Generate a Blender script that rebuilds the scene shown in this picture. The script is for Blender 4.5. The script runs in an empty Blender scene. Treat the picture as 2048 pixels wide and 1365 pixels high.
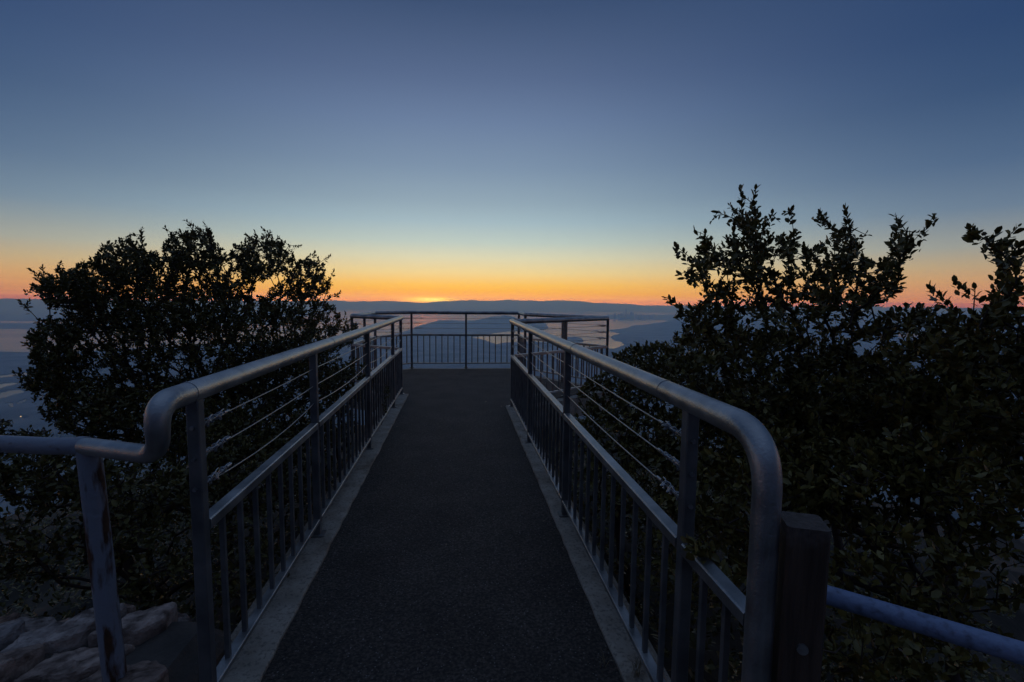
import bpy, math, random
import numpy as np
from mathutils import Vector, Matrix
R = math.radians
SC = bpy.context.scene
COL = SC.collection

# ------------------------------------------------------------------ camera
F_PX, YAW, PITCH, ROLL, EYE = 966.446, 0.110011, -0.0886524, 0.00992903, 1.3334
PW, PH = 2048.0, 1365.0
FW = np.array([math.sin(YAW) * math.cos(PITCH), math.cos(YAW) * math.cos(PITCH), math.sin(PITCH)])
_r0 = np.array([math.cos(YAW), -math.sin(YAW), 0.0]); _u0 = np.cross(_r0, FW)
RT = math.cos(ROLL) * _r0 + math.sin(ROLL) * _u0
UP = -math.sin(ROLL) * _r0 + math.cos(ROLL) * _u0
ORG = np.array([0.0, 0.0, EYE])
# the walkway climbs very slightly away from the camera: everything near is built level, then pitched by TILT
TILT = 0.0068
_T = np.array([[1, 0, 0], [0, math.cos(TILT), -math.sin(TILT)], [0, math.sin(TILT), math.cos(TILT)]])
FRT, FUP, FFW = _T @ RT, _T @ UP, _T @ FW
cd = bpy.data.cameras.new('camera'); cam = bpy.data.objects.new('camera', cd); COL.objects.link(cam)
cd.sensor_width = 36.0; cd.lens = F_PX / PW * 36.0
cd.clip_start = 0.05; cd.clip_end = 250000.0
m = Matrix((FRT.tolist(), FUP.tolist(), (-FFW).tolist())).transposed().to_4x4()
m.translation = Vector(ORG.tolist()); cam.matrix_world = m
SC.camera = cam

def ray(px, py, far=False):
    r, u, f = (FRT, FUP, FFW) if far else (RT, UP, FW)
    return r * (px - PW / 2) / F_PX - u * (py - PH / 2) / F_PX + f
def at(px, py, Y=None, z=None, X=None, far=False):
    """the point of the place seen in direction (px, py) at a given depth or height"""
    d = ray(px, py, far)
    t = Y / d[1] if Y is not None else ((z - EYE) / d[2] if z is not None else X / d[0])
    return ORG + t * d

# ------------------------------------------------------------------ sky, sun, exposure
def lin(c):
    return tuple(((v / 255.0) / 12.92 if v / 255.0 <= 0.04045 else ((v / 255.0 + 0.055) / 1.055) ** 2.4) for v in c)
SUN_AZ = R(-3.3)
world = bpy.data.worlds.new('World'); SC.world = world; world.use_nodes = True
nt = world.node_tree; nt.nodes.clear()
def N(t, k, **kw):
    n = t.nodes.new(k)
    for a, b in kw.items(): setattr(n, a, b)
    return n
def math_node(t, op, a, b=None, c=None, clamp=False):
    n = N(t, 'ShaderNodeMath', operation=op); n.use_clamp = clamp
    for i, v in enumerate((a, b, c)):
        if v is None: continue
        if isinstance(v, (int, float)): n.inputs[i].default_value = v
        else: t.links.new(v, n.inputs[i])
    return n.outputs[0]
def ramp(t, fac, stops, interp='LINEAR'):
    n = N(t, 'ShaderNodeValToRGB'); n.color_ramp.interpolation = interp
    e = n.color_ramp.elements
    while len(e) < len(stops): e.new(0.5)
    for i, (p, c) in enumerate(stops):
        e[i].position = p; e[i].color = (*c, 1.0)
    t.links.new(fac, n.inputs[0]); return n.outputs[0]
def mixc(t, fac, a, b, mode='MIX'):
    n = N(t, 'ShaderNodeMix', data_type='RGBA', blend_type=mode)
    for s, v in ((n.inputs[0], fac), (n.inputs[6], a), (n.inputs[7], b)):
        if isinstance(v, (int, float)): s.default_value = v
        elif isinstance(v, tuple): s.default_value = (*v, 1.0)
        else: t.links.new(v, s)
    return n.outputs[2]
tc = N(nt, 'ShaderNodeTexCoord'); sx = N(nt, 'ShaderNodeSeparateXYZ')
nt.links.new(tc.outputs['Generated'], sx.inputs[0])
X_, Y_, Z_ = sx.outputs
el = math_node(nt, 'ADD', math_node(nt, 'MULTIPLY', Z_, 0.9), 0.05)         # ramp position = 0.05 + 0.9 sin(elevation)
P = lambda s: 0.05 + 0.9 * s
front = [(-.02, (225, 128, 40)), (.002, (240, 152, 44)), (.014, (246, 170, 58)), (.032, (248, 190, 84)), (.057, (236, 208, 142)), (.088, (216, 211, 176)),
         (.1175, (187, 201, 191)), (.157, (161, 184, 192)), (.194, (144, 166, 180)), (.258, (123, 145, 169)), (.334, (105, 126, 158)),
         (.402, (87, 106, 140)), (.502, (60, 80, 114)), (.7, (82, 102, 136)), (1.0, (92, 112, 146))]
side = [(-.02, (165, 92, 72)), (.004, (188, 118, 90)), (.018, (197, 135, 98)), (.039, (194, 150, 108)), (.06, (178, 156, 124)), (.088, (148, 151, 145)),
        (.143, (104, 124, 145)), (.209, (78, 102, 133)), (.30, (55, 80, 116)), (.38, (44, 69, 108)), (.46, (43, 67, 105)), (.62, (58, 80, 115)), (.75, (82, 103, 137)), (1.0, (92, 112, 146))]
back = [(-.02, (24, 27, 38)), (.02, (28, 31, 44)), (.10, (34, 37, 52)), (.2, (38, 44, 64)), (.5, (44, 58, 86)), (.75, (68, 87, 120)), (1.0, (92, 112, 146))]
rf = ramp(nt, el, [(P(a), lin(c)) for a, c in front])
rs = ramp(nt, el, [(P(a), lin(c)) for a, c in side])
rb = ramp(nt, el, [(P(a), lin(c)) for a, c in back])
hl = math_node(nt, 'SQRT', math_node(nt, 'MAXIMUM', math_node(nt, 'SUBTRACT', 1.0, math_node(nt, 'MULTIPLY', Z_, Z_)), 1e-5))
dot = math_node(nt, 'DIVIDE', math_node(nt, 'ADD', math_node(nt, 'MULTIPLY', X_, math.sin(SUN_AZ)), math_node(nt, 'MULTIPLY', Y_, math.cos(SUN_AZ))), hl)
az = math_node(nt, 'ARCCOSINE', dot)                                         # angle from the sun's bearing
def smooth(v, a, b):
    n = N(nt, 'ShaderNodeMapRange', interpolation_type='SMOOTHSTEP'); n.inputs[1].default_value = a; n.inputs[2].default_value = b
    nt.links.new(v, n.inputs[0]); return n.outputs[0]
GLOW_AZ = SUN_AZ + R(4.5)
dot2 = math_node(nt, 'DIVIDE', math_node(nt, 'ADD', math_node(nt, 'MULTIPLY', X_, math.sin(GLOW_AZ)), math_node(nt, 'MULTIPLY', Y_, math.cos(GLOW_AZ))), hl)
az2 = math_node(nt, 'ARCCOSINE', math_node(nt, 'MINIMUM', dot2, 1.0))
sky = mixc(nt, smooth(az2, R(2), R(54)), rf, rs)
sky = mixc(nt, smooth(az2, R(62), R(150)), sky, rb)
# the glow where the sun is about to rise, in a thin bank of lit cloud
def gauss(v, s):
    q = math_node(nt, 'DIVIDE', v, s); q = math_node(nt, 'MULTIPLY', q, q); return math_node(nt, 'EXPONENT', math_node(nt, 'MULTIPLY', q, -1.0))
g1 = math_node(nt, 'MULTIPLY', gauss(az, R(2.4)), gauss(math_node(nt, 'SUBTRACT', Z_, 0.0022), 0.0044))
g2 = math_node(nt, 'MULTIPLY', gauss(az, R(9)), gauss(math_node(nt, 'SUBTRACT', Z_, 0.006), 0.010))
sky = mixc(nt, math_node(nt, 'MULTIPLY', g2, 0.35), sky, (1.0, 0.42, 0.03))
sky = mixc(nt, math_node(nt, 'MULTIPLY', g1, 0.95), sky, (1.25, 0.86, 0.20))
# faint streaks of cloud low on the left
mp = N(nt, 'ShaderNodeMapping'); mp.inputs['Scale'].default_value = (3.0, 3.0, 140.0); nt.links.new(tc.outputs['Generated'], mp.inputs[0])
cn = N(nt, 'ShaderNodeTexNoise'); cn.inputs['Scale'].default_value = 1.6; cn.inputs['Detail'].default_value = 3; nt.links.new(mp.outputs[0], cn.inputs[0])
st = math_node(nt, 'MULTIPLY', smooth(cn.outputs[0], 0.52, 0.75), gauss(math_node(nt, 'SUBTRACT', Z_, 0.015), 0.016))
st = math_node(nt, 'MULTIPLY', st, smooth(X_, -0.3, -0.75))
sky = mixc(nt, math_node(nt, 'MULTIPLY', st, 0.5), sky, lin((150, 105, 92)))
# the true sky is brighter right at the horizon than it looks through the long path of haze
HAZE_RHO, HAZE_TOP, HAZE_HALF, HAZE_COL = 3.6e-5, 165.0, 43000.0, (1.0, 1.78, 3.2)
path = math_node(nt, 'MINIMUM', math_node(nt, 'DIVIDE', HAZE_RHO * HAZE_TOP, math_node(nt, 'MAXIMUM', Z_, 1e-4)), HAZE_RHO * HAZE_HALF)
sep = N(nt, 'ShaderNodeSeparateColor'); nt.links.new(sky, sep.inputs[0]); cmb = N(nt, 'ShaderNodeCombineColor')
for ch in range(3):
    ex_ = math_node(nt, 'EXPONENT', math_node(nt, 'MULTIPLY', path, HAZE_COL[ch]))
    v_ = math_node(nt, 'MULTIPLY', math_node(nt, 'SUBTRACT', 1.0, math_node(nt, 'DIVIDE', 1.0, ex_)), (0.09, 0.09, 0.105)[ch])
    nt.links.new(math_node(nt, 'MULTIPLY', math_node(nt, 'MAXIMUM', math_node(nt, 'SUBTRACT', sep.outputs[ch], v_), 0.0), ex_), cmb.inputs[ch])
sky = cmb.outputs[0]
# physical twilight sky added underneath, weakly
ns = N(nt, 'ShaderNodeTexSky', sky_type='NISHITA'); ns.sun_disc = False; ns.sun_elevation = R(0.5); ns.sun_rotation = SUN_AZ; ns.altitude = 750
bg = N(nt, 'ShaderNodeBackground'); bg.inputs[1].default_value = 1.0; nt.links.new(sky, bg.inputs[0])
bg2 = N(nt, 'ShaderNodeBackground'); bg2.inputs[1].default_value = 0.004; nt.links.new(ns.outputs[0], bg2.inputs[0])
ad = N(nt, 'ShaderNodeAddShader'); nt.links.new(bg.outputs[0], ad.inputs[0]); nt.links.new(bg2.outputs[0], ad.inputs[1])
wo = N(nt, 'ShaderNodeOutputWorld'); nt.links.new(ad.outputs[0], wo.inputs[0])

sl = bpy.data.lights.new('sun', 'SUN'); sun = bpy.data.objects.new('sun', sl); COL.objects.link(sun)
sl.energy = 0.03; sl.angle = R(6); sl.color = (1.0, 0.55, 0.22)
sdir = Vector((math.sin(SUN_AZ) * math.cos(R(0.5)), math.cos(SUN_AZ) * math.cos(R(0.5)), math.sin(R(0.5))))
sun.rotation_euler = sdir.to_track_quat('Z', 'Y').to_euler()

SC.view_settings.view_transform = 'Standard'; SC.view_settings.look = 'None'
SC.view_settings.exposure = 0.0; SC.view_settings.gamma = 1.0
SC.cycles.use_denoising = True
SC.cycles.max_bounces = 7; SC.cycles.diffuse_bounces = 2; SC.cycles.glossy_bounces = 3; SC.cycles.volume_bounces = 4
SC.cycles.sample_clamp_indirect = 3.0

# ------------------------------------------------------------------ helpers
class MB:
    """collects shapes, build() links them as one mesh object"""
    def __init__(s): s.v = []; s.f = []; s.n = 0; s.sm = []
    def add(s, v, f, smooth=False):
        s.v += [tuple(map(float, p)) for p in v]; s.f += [tuple(i + s.n for i in q) for q in f]; s.sm += [smooth] * len(f); s.n += len(v)
    def box(s, c, size, ax=None, bev=0.0):
        """box with optional axes (3 unit vectors) and chamfered long edges"""
        ax = [np.array(a, float) for a in (ax or ((1, 0, 0), (0, 1, 0), (0, 0, 1)))]
        c = np.array(c, float); hx, hy, hz = [q / 2 for q in size]
        if bev <= 0:
            o = [(-1, -1), (1, -1), (1, 1), (-1, 1)]; ring = [(a * hx, b * hy) for a, b in o]
        else:
            b = bev; ring = [(-hx + b, -hy), (hx - b, -hy), (hx, -hy + b), (hx, hy - b), (hx - b, hy), (-hx + b, hy), (-hx, hy - b), (-hx, -hy + b)]
        n = len(ring)
        v = [c + ax[0] * a + ax[1] * b2 + ax[2] * z for z in (-hz, hz) for a, b2 in ring]
        f = [tuple(reversed(range(n))), tuple(range(n, 2 * n))] + [(i, (i + 1) % n, n + (i + 1) % n, n + i) for i in range(n)]
        s.add(v, f)
    def beam(s, a, b, w, h, bev=0.003, up=(0, 0, 1)):
        """rectangular bar from a to b, w wide (level), h high"""
        a = np.array(a, float); b = np.array(b, float); d = b - a; L = np.linalg.norm(d); d /= L
        x = np.cross(d, up); x /= np.linalg.norm(x); y = np.cross(x, d)
        s.box((a + b) / 2, (w, h, L), (x, -y, d) if False else (x, np.cross(d, x), d), bev)
    def tube(s, pts, r, seg=16, cap=True, smooth=True):
        pts = [np.array(p, float) for p in pts]; n = len(pts)
        rr = r if hasattr(r, '__len__') else [r] * n
        tn = []
        for i in range(n):
            d = pts[min(i + 1, n - 1)] - pts[max(i - 1, 0)]; tn.append(d / (np.linalg.norm(d) + 1e-12))
        ref = np.array((0, 0, 1.0)) if abs(tn[0][2]) < 0.9 else np.array((1.0, 0, 0))
        x = np.cross(tn[0], ref); x /= np.linalg.norm(x)
        v = []
        for i in range(n):
            x = x - tn[i] * (x @ tn[i]); x /= np.linalg.norm(x); y = np.cross(tn[i], x)
            for k in range(seg):
                a = 2 * math.pi * k / seg; v.append(pts[i] + rr[i] * (math.cos(a) * x + math.sin(a) * y))
        f = [(i * seg + k, i * seg + (k + 1) % seg, (i + 1) * seg + (k + 1) % seg, (i + 1) * seg + k) for i in range(n - 1) for k in range(seg)]
        s.add(v, f, smooth)
        if cap:
            s.add(v[:seg], [tuple(reversed(range(seg)))]); s.add(v[-seg:], [tuple(range(seg))])
    def build(s, name, mat, parent=None):
        return mesh_obj(name, s.v, s.f, mat, parent, s.sm)

def mesh_obj(name, v, f, mat, parent=None, sm=None):
    me = bpy.data.meshes.new(name); me.from_pydata([tuple(p) for p in v], [], f)
    if sm is not None:
        if sm is True: sm = [True] * len(f)
        me.polygons.foreach_set('use_smooth', list(sm))
    me.materials.append(mat); me.update()
    o = bpy.data.objects.new(name, me); COL.objects.link(o)
    if parent is not None: o.parent = parent
    return o
def np_mesh(name, v, faces, mat, parent=None, smooth=False):
    """v (n,3), faces list of (m,k) arrays"""
    me = bpy.data.meshes.new(name); me.vertices.add(len(v)); me.vertices.foreach_set('co', np.asarray(v, np.float32).ravel())
    loops = np.concatenate([q.ravel() for q in faces]).astype(np.int32)
    tot = np.concatenate([np.full(len(q), q.shape[1], np.int32) for q in faces]); start = np.concatenate([[0], np.cumsum(tot)[:-1]]).astype(np.int32)
    me.loops.add(len(loops)); me.loops.foreach_set('vertex_index', loops)
    me.polygons.add(len(tot)); me.polygons.foreach_set('loop_start', start); me.polygons.foreach_set('loop_total', tot)
    me.polygons.foreach_set('use_smooth', np.full(len(tot), smooth))
    me.materials.append(mat); me.update(calc_edges=True); me.validate()
    o = bpy.data.objects.new(name, me); COL.objects.link(o)
    if parent is not None: o.parent = parent
    return o
def tag(o, label=None, cat=None, group=None, kind=None):
    if label: o['label'] = label
    if cat: o['category'] = cat
    if group: o['group'] = group
    if kind: o['kind'] = kind
    return o
def thing(name, label, cat, loc=(0, 0, 0), group=None):
    o = bpy.data.objects.new(name, None); COL.objects.link(o); o.empty_display_size = 0.1
    o.location = tuple(map(float, loc)); return tag(o, label, cat, group)
def fillet(pts, rad, n=8):
    """polyline with rounded corners"""
    pts = [np.array(p, float) for p in pts]; out = [pts[0]]
    for i in range(1, len(pts) - 1):
        a, p, b = pts[i - 1], pts[i], pts[i + 1]
        u = (a - p); w = (b - p); lu, lw = np.linalg.norm(u), np.linalg.norm(w); u /= lu; w /= lw
        t = min(rad[i - 1] if hasattr(rad, '__len__') else rad, lu * 0.49, lw * 0.49)
        p0, p1 = p + u * t, p + w * t
        for k in range(n + 1):
            q = k / n; out.append((1 - q) ** 2 * p0 + 2 * q * (1 - q) * p + q * q * p1)
    out.append(pts[-1]); return out

def material(name, base, rough=0.6, metal=0.0, var=None, scale=8.0, bump=0.0, bscale=60.0, rvar=0.0, spec=0.5, detail=5, stretch=None, coords='Object'):
    m = bpy.data.materials.new(name); m.use_nodes = True; t = m.node_tree; b = t.nodes['Principled BSDF']
    b.inputs['Base Color'].default_value = (*base, 1); b.inputs['Roughness'].default_value = rough; b.inputs['Metallic'].default_value = metal
    b.inputs['Specular IOR Level'].default_value = spec
    tcn = N(t, 'ShaderNodeTexCoord'); src = tcn.outputs[coords]
    if stretch:
        mpn = N(t, 'ShaderNodeMapping'); mpn.inputs['Scale'].default_value = stretch; t.links.new(src, mpn.inputs[0]); src = mpn.outputs[0]
    if var:
        nz = N(t, 'ShaderNodeTexNoise'); nz.inputs['Scale'].default_value = scale; nz.inputs['Detail'].default_value = detail; t.links.new(src, nz.inputs[0])
        c = ramp(t, nz.outputs[0], [(0.32, base), (0.68, var)]); t.links.new(c, b.inputs['Base Color'])
        if rvar:
            t.links.new(math_node(t, 'ADD', math_node(t, 'MULTIPLY', nz.outputs[0], rvar * 2), rough - rvar), b.inputs['Roughness'])
    if bump:
        nb = N(t, 'ShaderNodeTexNoise'); nb.inputs['Scale'].default_value = bscale; nb.inputs['Detail'].default_value = 4; t.links.new(src, nb.inputs[0])
        bp = N(t, 'ShaderNodeBump'); bp.inputs['Strength'].default_value = bump; bp.inputs['Distance'].default_value = 0.01
        t.links.new(nb.outputs[0], bp.inputs['Height']); t.links.new(bp.outputs[0], b.inputs['Normal'])
    return m
def bsdf(m): return m.node_tree.nodes['Principled BSDF']

M = {}
M['pipe'] = material('galvanised_pipe', (0.25, 0.25, 0.25), 0.39, 0.82, (0.50, 0.50, 0.495), 9.0, 0.16, 150.0, 0.16, detail=9)
M['bar'] = material('grey_steel_bar', (0.115, 0.115, 0.118), 0.40, 0.4, (0.22, 0.215, 0.21), 11.0, 0.12, 160.0, 0.14, detail=8)
M['cable'] = material('steel_cable', (0.40, 0.40, 0.41), 0.36, 0.8, (0.25, 0.24, 0.23), 60.0)
M['clamp'] = material('bright_clamp', (0.38, 0.39, 0.41), 0.34, 0.9)
M['concrete'] = material('kerb_concrete', (0.30, 0.255, 0.20), 0.9, 0.0, (0.44, 0.38, 0.31), 9.0, 0.5, 140.0, detail=9)
M['wood'] = material('weathered_wood', (0.045, 0.028, 0.02), 0.85, 0.0, (0.10, 0.065, 0.045), 7.0, 0.5, 30.0, stretch=(9, 9, 0.6))
def bleach(m, z0):
    t = m.node_tree; tcn = N(t, 'ShaderNodeTexCoord'); sp = N(t, 'ShaderNodeSeparateXYZ'); t.links.new(tcn.outputs['Object'], sp.inputs[0])
    nz = N(t, 'ShaderNodeTexNoise'); nz.inputs['Scale'].default_value = 28.0; nz.inputs['Detail'].default_value = 6; t.links.new(tcn.outputs['Object'], nz.inputs[0])
    k = smooth_in(t, math_node(t, 'ADD', sp.outputs[2], math_node(t, 'MULTIPLY', nz.outputs[0], 0.05)), z0, z0 + 0.022)
    n2 = N(t, 'ShaderNodeTexNoise'); n2.inputs['Scale'].default_value = 90.0; t.links.new(tcn.outputs['Object'], n2.inputs[0])
    pale = ramp(t, n2.outputs[0], [(0.3, (0.07, 0.052, 0.042)), (0.7, (0.13, 0.10, 0.085))])
    lk = bsdf(m).inputs['Base Color'].links[0].from_socket; t.links.new(mixc(t, k, lk, pale), bsdf(m).inputs['Base Color'])
def smooth_in(t, v, a, b):
    n = N(t, 'ShaderNodeMapRange', interpolation_type='SMOOTHSTEP'); n.inputs[1].default_value = a; n.inputs[2].default_value = b; t.links.new(v, n.inputs[0]); return n.outputs[0]
bleach(M['wood'], 0.862)
M['soil'] = material('dark_soil', (0.03, 0.025, 0.018), 0.95, 0.0, (0.07, 0.055, 0.04), 3.0, 0.8, 18.0)
M['bark'] = material('dark_red_bark', (0.035, 0.02, 0.016), 0.75, 0.0, (0.07, 0.045, 0.035), 30.0, 0.3, 60.0)
M['greybark'] = material('grey_dead_bark', (0.10, 0.095, 0.09), 0.85, 0.0, (0.19, 0.18, 0.17), 30.0, 0.3, 60.0)
M['mortar'] = material('stone_mortar', (0.06, 0.05, 0.042), 0.95, 0.0, (0.11, 0.09, 0.075), 9.0, 0.7, 60.0)
def stone_mat():
    m = material('rough_stone', (0.12, 0.088, 0.07), 0.9, 0.0, (0.60, 0.49, 0.41), 20.0, 1.0, 75.0, detail=10); t = m.node_tree
    oi = N(t, 'ShaderNodeObjectInfo'); lk = bsdf(m).inputs['Base Color'].links[0].from_socket
    tint = ramp(t, oi.outputs['Random'], [(0.0, (0.55, 0.62, 0.72)), (0.5, (1.0, 0.95, 0.95)), (1.0, (0.75, 0.55, 0.45))])
    t.links.new(mixc(t, 1.0, lk, tint, 'MULTIPLY'), bsdf(m).inputs['Base Color']); return m
M['stone'] = stone_mat()
def stains(m):
    t = m.node_tree; tcn = N(t, 'ShaderNodeTexCoord'); lk = bsdf(m).inputs['Base Color'].links[0].from_socket
    n1 = N(t, 'ShaderNodeTexNoise'); n1.inputs['Scale'].default_value = 2.6; n1.inputs['Detail'].default_value = 9; n1.inputs['Roughness'].default_value = .7; t.links.new(tcn.outputs['Object'], n1.inputs[0])
    c = mixc(t, math_node(t, 'MULTIPLY', smooth_in(t, n1.outputs[0], .48, .66), .7), lk, (0.13, 0.085, 0.05))
    n3 = N(t, 'ShaderNodeTexNoise'); n3.inputs['Scale'].default_value = 70.0; n3.inputs['Detail'].default_value = 5; t.links.new(tcn.outputs['Object'], n3.inputs[0])
    c = mixc(t, math_node(t, 'MULTIPLY', smooth_in(t, n3.outputs[0], .50, .68), .55), c, (0.07, 0.065, 0.06))
    t.links.new(c, bsdf(m).inputs['Base Color'])
stains(M['concrete'])
def asphalt_mat():
    m = material('asphalt', (0.029, 0.0235, 0.0195), 0.82, 0.0, (0.056, 0.046, 0.038), 3.0, 1.0, 130.0, detail=8); t = m.node_tree
    tcn = N(t, 'ShaderNodeTexCoord'); vo = N(t, 'ShaderNodeTexVoronoi'); vo.inputs['Scale'].default_value = 130.0; t.links.new(tcn.outputs['Object'], vo.inputs[0])
    hs = N(t, 'ShaderNodeSeparateColor'); t.links.new(vo.outputs['Color'], hs.inputs[0])
    pick = math_node(t, 'MULTIPLY', math_node(t, 'GREATER_THAN', hs.outputs[0], 0.90), math_node(t, 'LESS_THAN', vo.outputs['Distance'], 0.42))
    lk = bsdf(m).inputs['Base Color'].links[0].from_socket
    gn = N(t, 'ShaderNodeTexNoise'); gn.inputs['Scale'].default_value = 85.0; gn.inputs['Detail'].default_value = 3; t.links.new(tcn.outputs['Object'], gn.inputs[0])
    lk = mixc(t, 1.0, lk, ramp(t, gn.outputs[0], [(0.36, (0.35, 0.35, 0.35)), (0.5, (0.9, 0.9, 0.9)), (0.66, (2.1, 2.05, 2.0))]), 'MULTIPLY')
    c = mixc(t, math_node(t, 'MULTIPLY', pick, math_node(t, 'MULTIPLY', hs.outputs[1], 0.9)), lk, (0.24, 0.225, 0.21))
    crack = N(t, 'ShaderNodeTexVoronoi', feature='DISTANCE_TO_EDGE'); crack.inputs['Scale'].default_value = 0.8
    wn = N(t, 'ShaderNodeTexNoise'); wn.inputs['Scale'].default_value = 3.5; t.links.new(tcn.outputs['Object'], wn.inputs[0])
    wv = N(t, 'ShaderNodeVectorMath', operation='MULTIPLY_ADD'); wv.inputs[1].default_value = (0.5, 0.5, 0.5); t.links.new(wn.outputs['Color'], wv.inputs[0]); t.links.new(tcn.outputs['Object'], wv.inputs[2])
    t.links.new(wv.outputs[0], crack.inputs[0])
    c = mixc(t, math_node(t, 'MULTIPLY', math_node(t, 'LESS_THAN', crack.outputs['Distance'], 0.0035), 0.6), c, (0.012, 0.012, 0.012))
    t.links.new(c, bsdf(m).inputs['Base Color']); return m
M['asphalt'] = asphalt_mat()
def paint_mat(name, paint, rust, lo, hi, sc=7.0, st=(1, 1, 0.35), bias=None):
    m = material(name, paint, 0.45, 0.0, None, bump=0.35, bscale=55.0); t = m.node_tree; b = bsdf(m)
    tcn = N(t, 'ShaderNodeTexCoord'); mpn = N(t, 'ShaderNodeMapping'); mpn.inputs['Scale'].default_value = st; t.links.new(tcn.outputs['Object'], mpn.inputs[0])
    nz = N(t, 'ShaderNodeTexNoise'); nz.inputs['Scale'].default_value = sc; nz.inputs['Detail'].default_value = 8; t.links.new(mpn.outputs[0], nz.inputs[0])
    k = N(t, 'ShaderNodeMapRange'); k.inputs[1].default_value = lo; k.inputs[2].default_value = hi; v_ = nz.outputs[0]
    if bias:
        bx_ = N(t, 'ShaderNodeSeparateXYZ'); t.links.new(tcn.outputs['Object'], bx_.inputs[0]); v_ = math_node(t, 'ADD', v_, math_node(t, 'MULTIPLY', math_node(t, 'ADD', bx_.outputs[0], bias[0]), bias[1]))
    t.links.new(v_, k.inputs[0])
    n2 = N(t, 'ShaderNodeTexNoise'); n2.inputs['Scale'].default_value = 40; t.links.new(tcn.outputs['Object'], n2.inputs[0])
    rc = ramp(t, n2.outputs[0], [(0.3, rust), (0.7, tuple(q * 0.5 for q in rust))])
    t.links.new(mixc(t, k.outputs[0], paint, rc), b.inputs['Base Color'])
    t.links.new(math_node(t, 'ADD', math_node(t, 'MULTIPLY', k.outputs[0], 0.4), 0.42), b.inputs['Roughness']); return m
M['oldpaint'] = paint_mat('peeling_white_paint', (0.25, 0.265, 0.31), (0.10, 0.042, 0.02), 0.46, 0.56, 26.0, (1.2, 1, 0.25), (1.03, 2.2))
M['oldrail'] = paint_mat('worn_white_paint', (0.25, 0.265, 0.31), (0.12, 0.08, 0.06), 0.58, 0.80, 34.0, (1, 1, 1))
M['whitepipe'] = paint_mat('scuffed_white_paint', (0.20, 0.255, 0.40), (0.09, 0.095, 0.13), 0.50, 0.85, 60.0, (1, 1, 1))
def leaf_mat(name, a, b_, rough=0.42):
    m = material(name, a, rough, 0.0, None, spec=0.38); t = m.node_tree; b = bsdf(m)
    g = N(t, 'ShaderNodeNewGeometry')
    t.links.new(ramp(t, g.outputs['Random Per Island'], [(0.0, a), (0.7, b_), (1.0, tuple(q * 1.5 for q in b_))]), b.inputs['Base Color']); return m
M['leaf'] = leaf_mat('manzanita_leaf', (0.070, 0.058, 0.013), (0.125, 0.102, 0.026), 0.42)
M['leaf2'] = leaf_mat('broad_dull_leaf', (0.090, 0.070, 0.014), (0.165, 0.130, 0.032), 0.42)
M['dry'] = leaf_mat('dry_leaf', (0.10, 0.075, 0.045), (0.20, 0.16, 0.10), 0.6)

# ------------------------------------------------------------------ the valley: water, land, far ridges
def smoothnoise(x, y, seed):
    rng = np.random.RandomState(seed); T = rng.rand(128, 128)
    xi = np.floor(x).astype(int); yi = np.floor(y).astype(int); fx = x - xi; fy = y - yi
    fx = fx * fx * (3 - 2 * fx); fy = fy * fy * (3 - 2 * fy)
    g = lambda i, j: T[i % 128, j % 128]
    return (g(xi, yi) * (1 - fx) * (1 - fy) + g(xi + 1, yi) * fx * (1 - fy) + g(xi, yi + 1) * (1 - fx) * fy + g(xi + 1, yi + 1) * fx * fy) * 2 - 1
def fbm(x, y, seed, o=4):
    s = 0; a = 0.5
    for k in range(o): s = s + a * smoothnoise(x, y, seed + k); x = x * 2.03; y = y * 2.03; a *= 0.5
    return s
def inside(px, py, poly):
    r = np.zeros(px.shape, bool); n = len(poly)
    for i in range(n):
        x0, y0 = poly[i]; x1, y1 = poly[(i + 1) % n]
        c = ((y0 > py) != (y1 > py)) & (px < (x1 - x0) * (py - y0) / ((y1 - y0) if y1 != y0 else 1e-9) + x0)
        r ^= c
    return r
SEA = -650.0
water_areas = [
    [(690, 616), (1390, 618), (1400, 632), (1330, 632), (1250, 630), (1205, 631), (1205, 635), (1222, 638), (1338, 642), (1216, 662), (1242, 667), (1228, 671), (1222, 676), (1232, 682), (1262, 686), (1240, 694),
     (1224, 700), (1180, 696), (1140, 691), (1100, 685), (1060, 684), (1024, 686), (1006, 687), (992, 690), (978, 685), (962, 679), (945, 675.5), (985, 667.5), (1030, 662), (1060, 666), (1085, 662), (1098, 656), (1094, 648), (1060, 643),
     (985, 641.5), (940, 641.5), (885, 641.5), (845, 649), (805, 665), (745, 674), (690, 676), (560, 682), (560, 646)],
    [(-300, 655), (110, 660), (330, 655), (560, 648), (560, 682), (330, 694), (110, 705), (-300, 704)],
    [(-300, 640), (-300, 645), (90, 648), (300, 640), (90, 643)],
    [(-100, 768), (0, 752), (60, 745), (170, 735), (170, 740), (60, 750), (0, 757), (-100, 776)],
    [(-100, 776), (0, 768), (30, 765), (44, 767), (20, 772), (0, 777), (-100, 790)],
    [(-100, 796), (0, 786), (20, 781), (46, 780), (49, 784), (28, 789), (0, 797), (-100, 806)],
    [(32, 805), (50, 799), (55, 800), (42, 806)], [(8, 807), (24, 806), (27, 811), (22, 814), (20, 809)],
    [(62, 776), (84, 771), (95, 776), (82, 779)], [(72, 796), (88, 789), (86, 793)], [(45, 835), (58, 834), (58, 836.5), (46, 837)],
    [(992, 649.3), (1012, 652), (1020, 652.5), (1014, 654.5), (1003, 654.5)],
    [(1620, 647), (1700, 644), (1830, 648), (1940, 652), (1830, 655), (1700, 650)], [(1540, 668), (1660, 664), (1780, 666), (1930, 672), (1760, 677), (1640, 672)], [(1790, 786), (1850, 780), (1960, 795), (1900, 806), (1830, 799)],
    [(1120, 719), (1126, 718), (1126, 720.5), (1119, 721)], [(1150, 716), (1156, 715), (1158, 718), (1150, 719)], [(1156, 724), (1166, 724), (1164, 727)],
]
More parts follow.
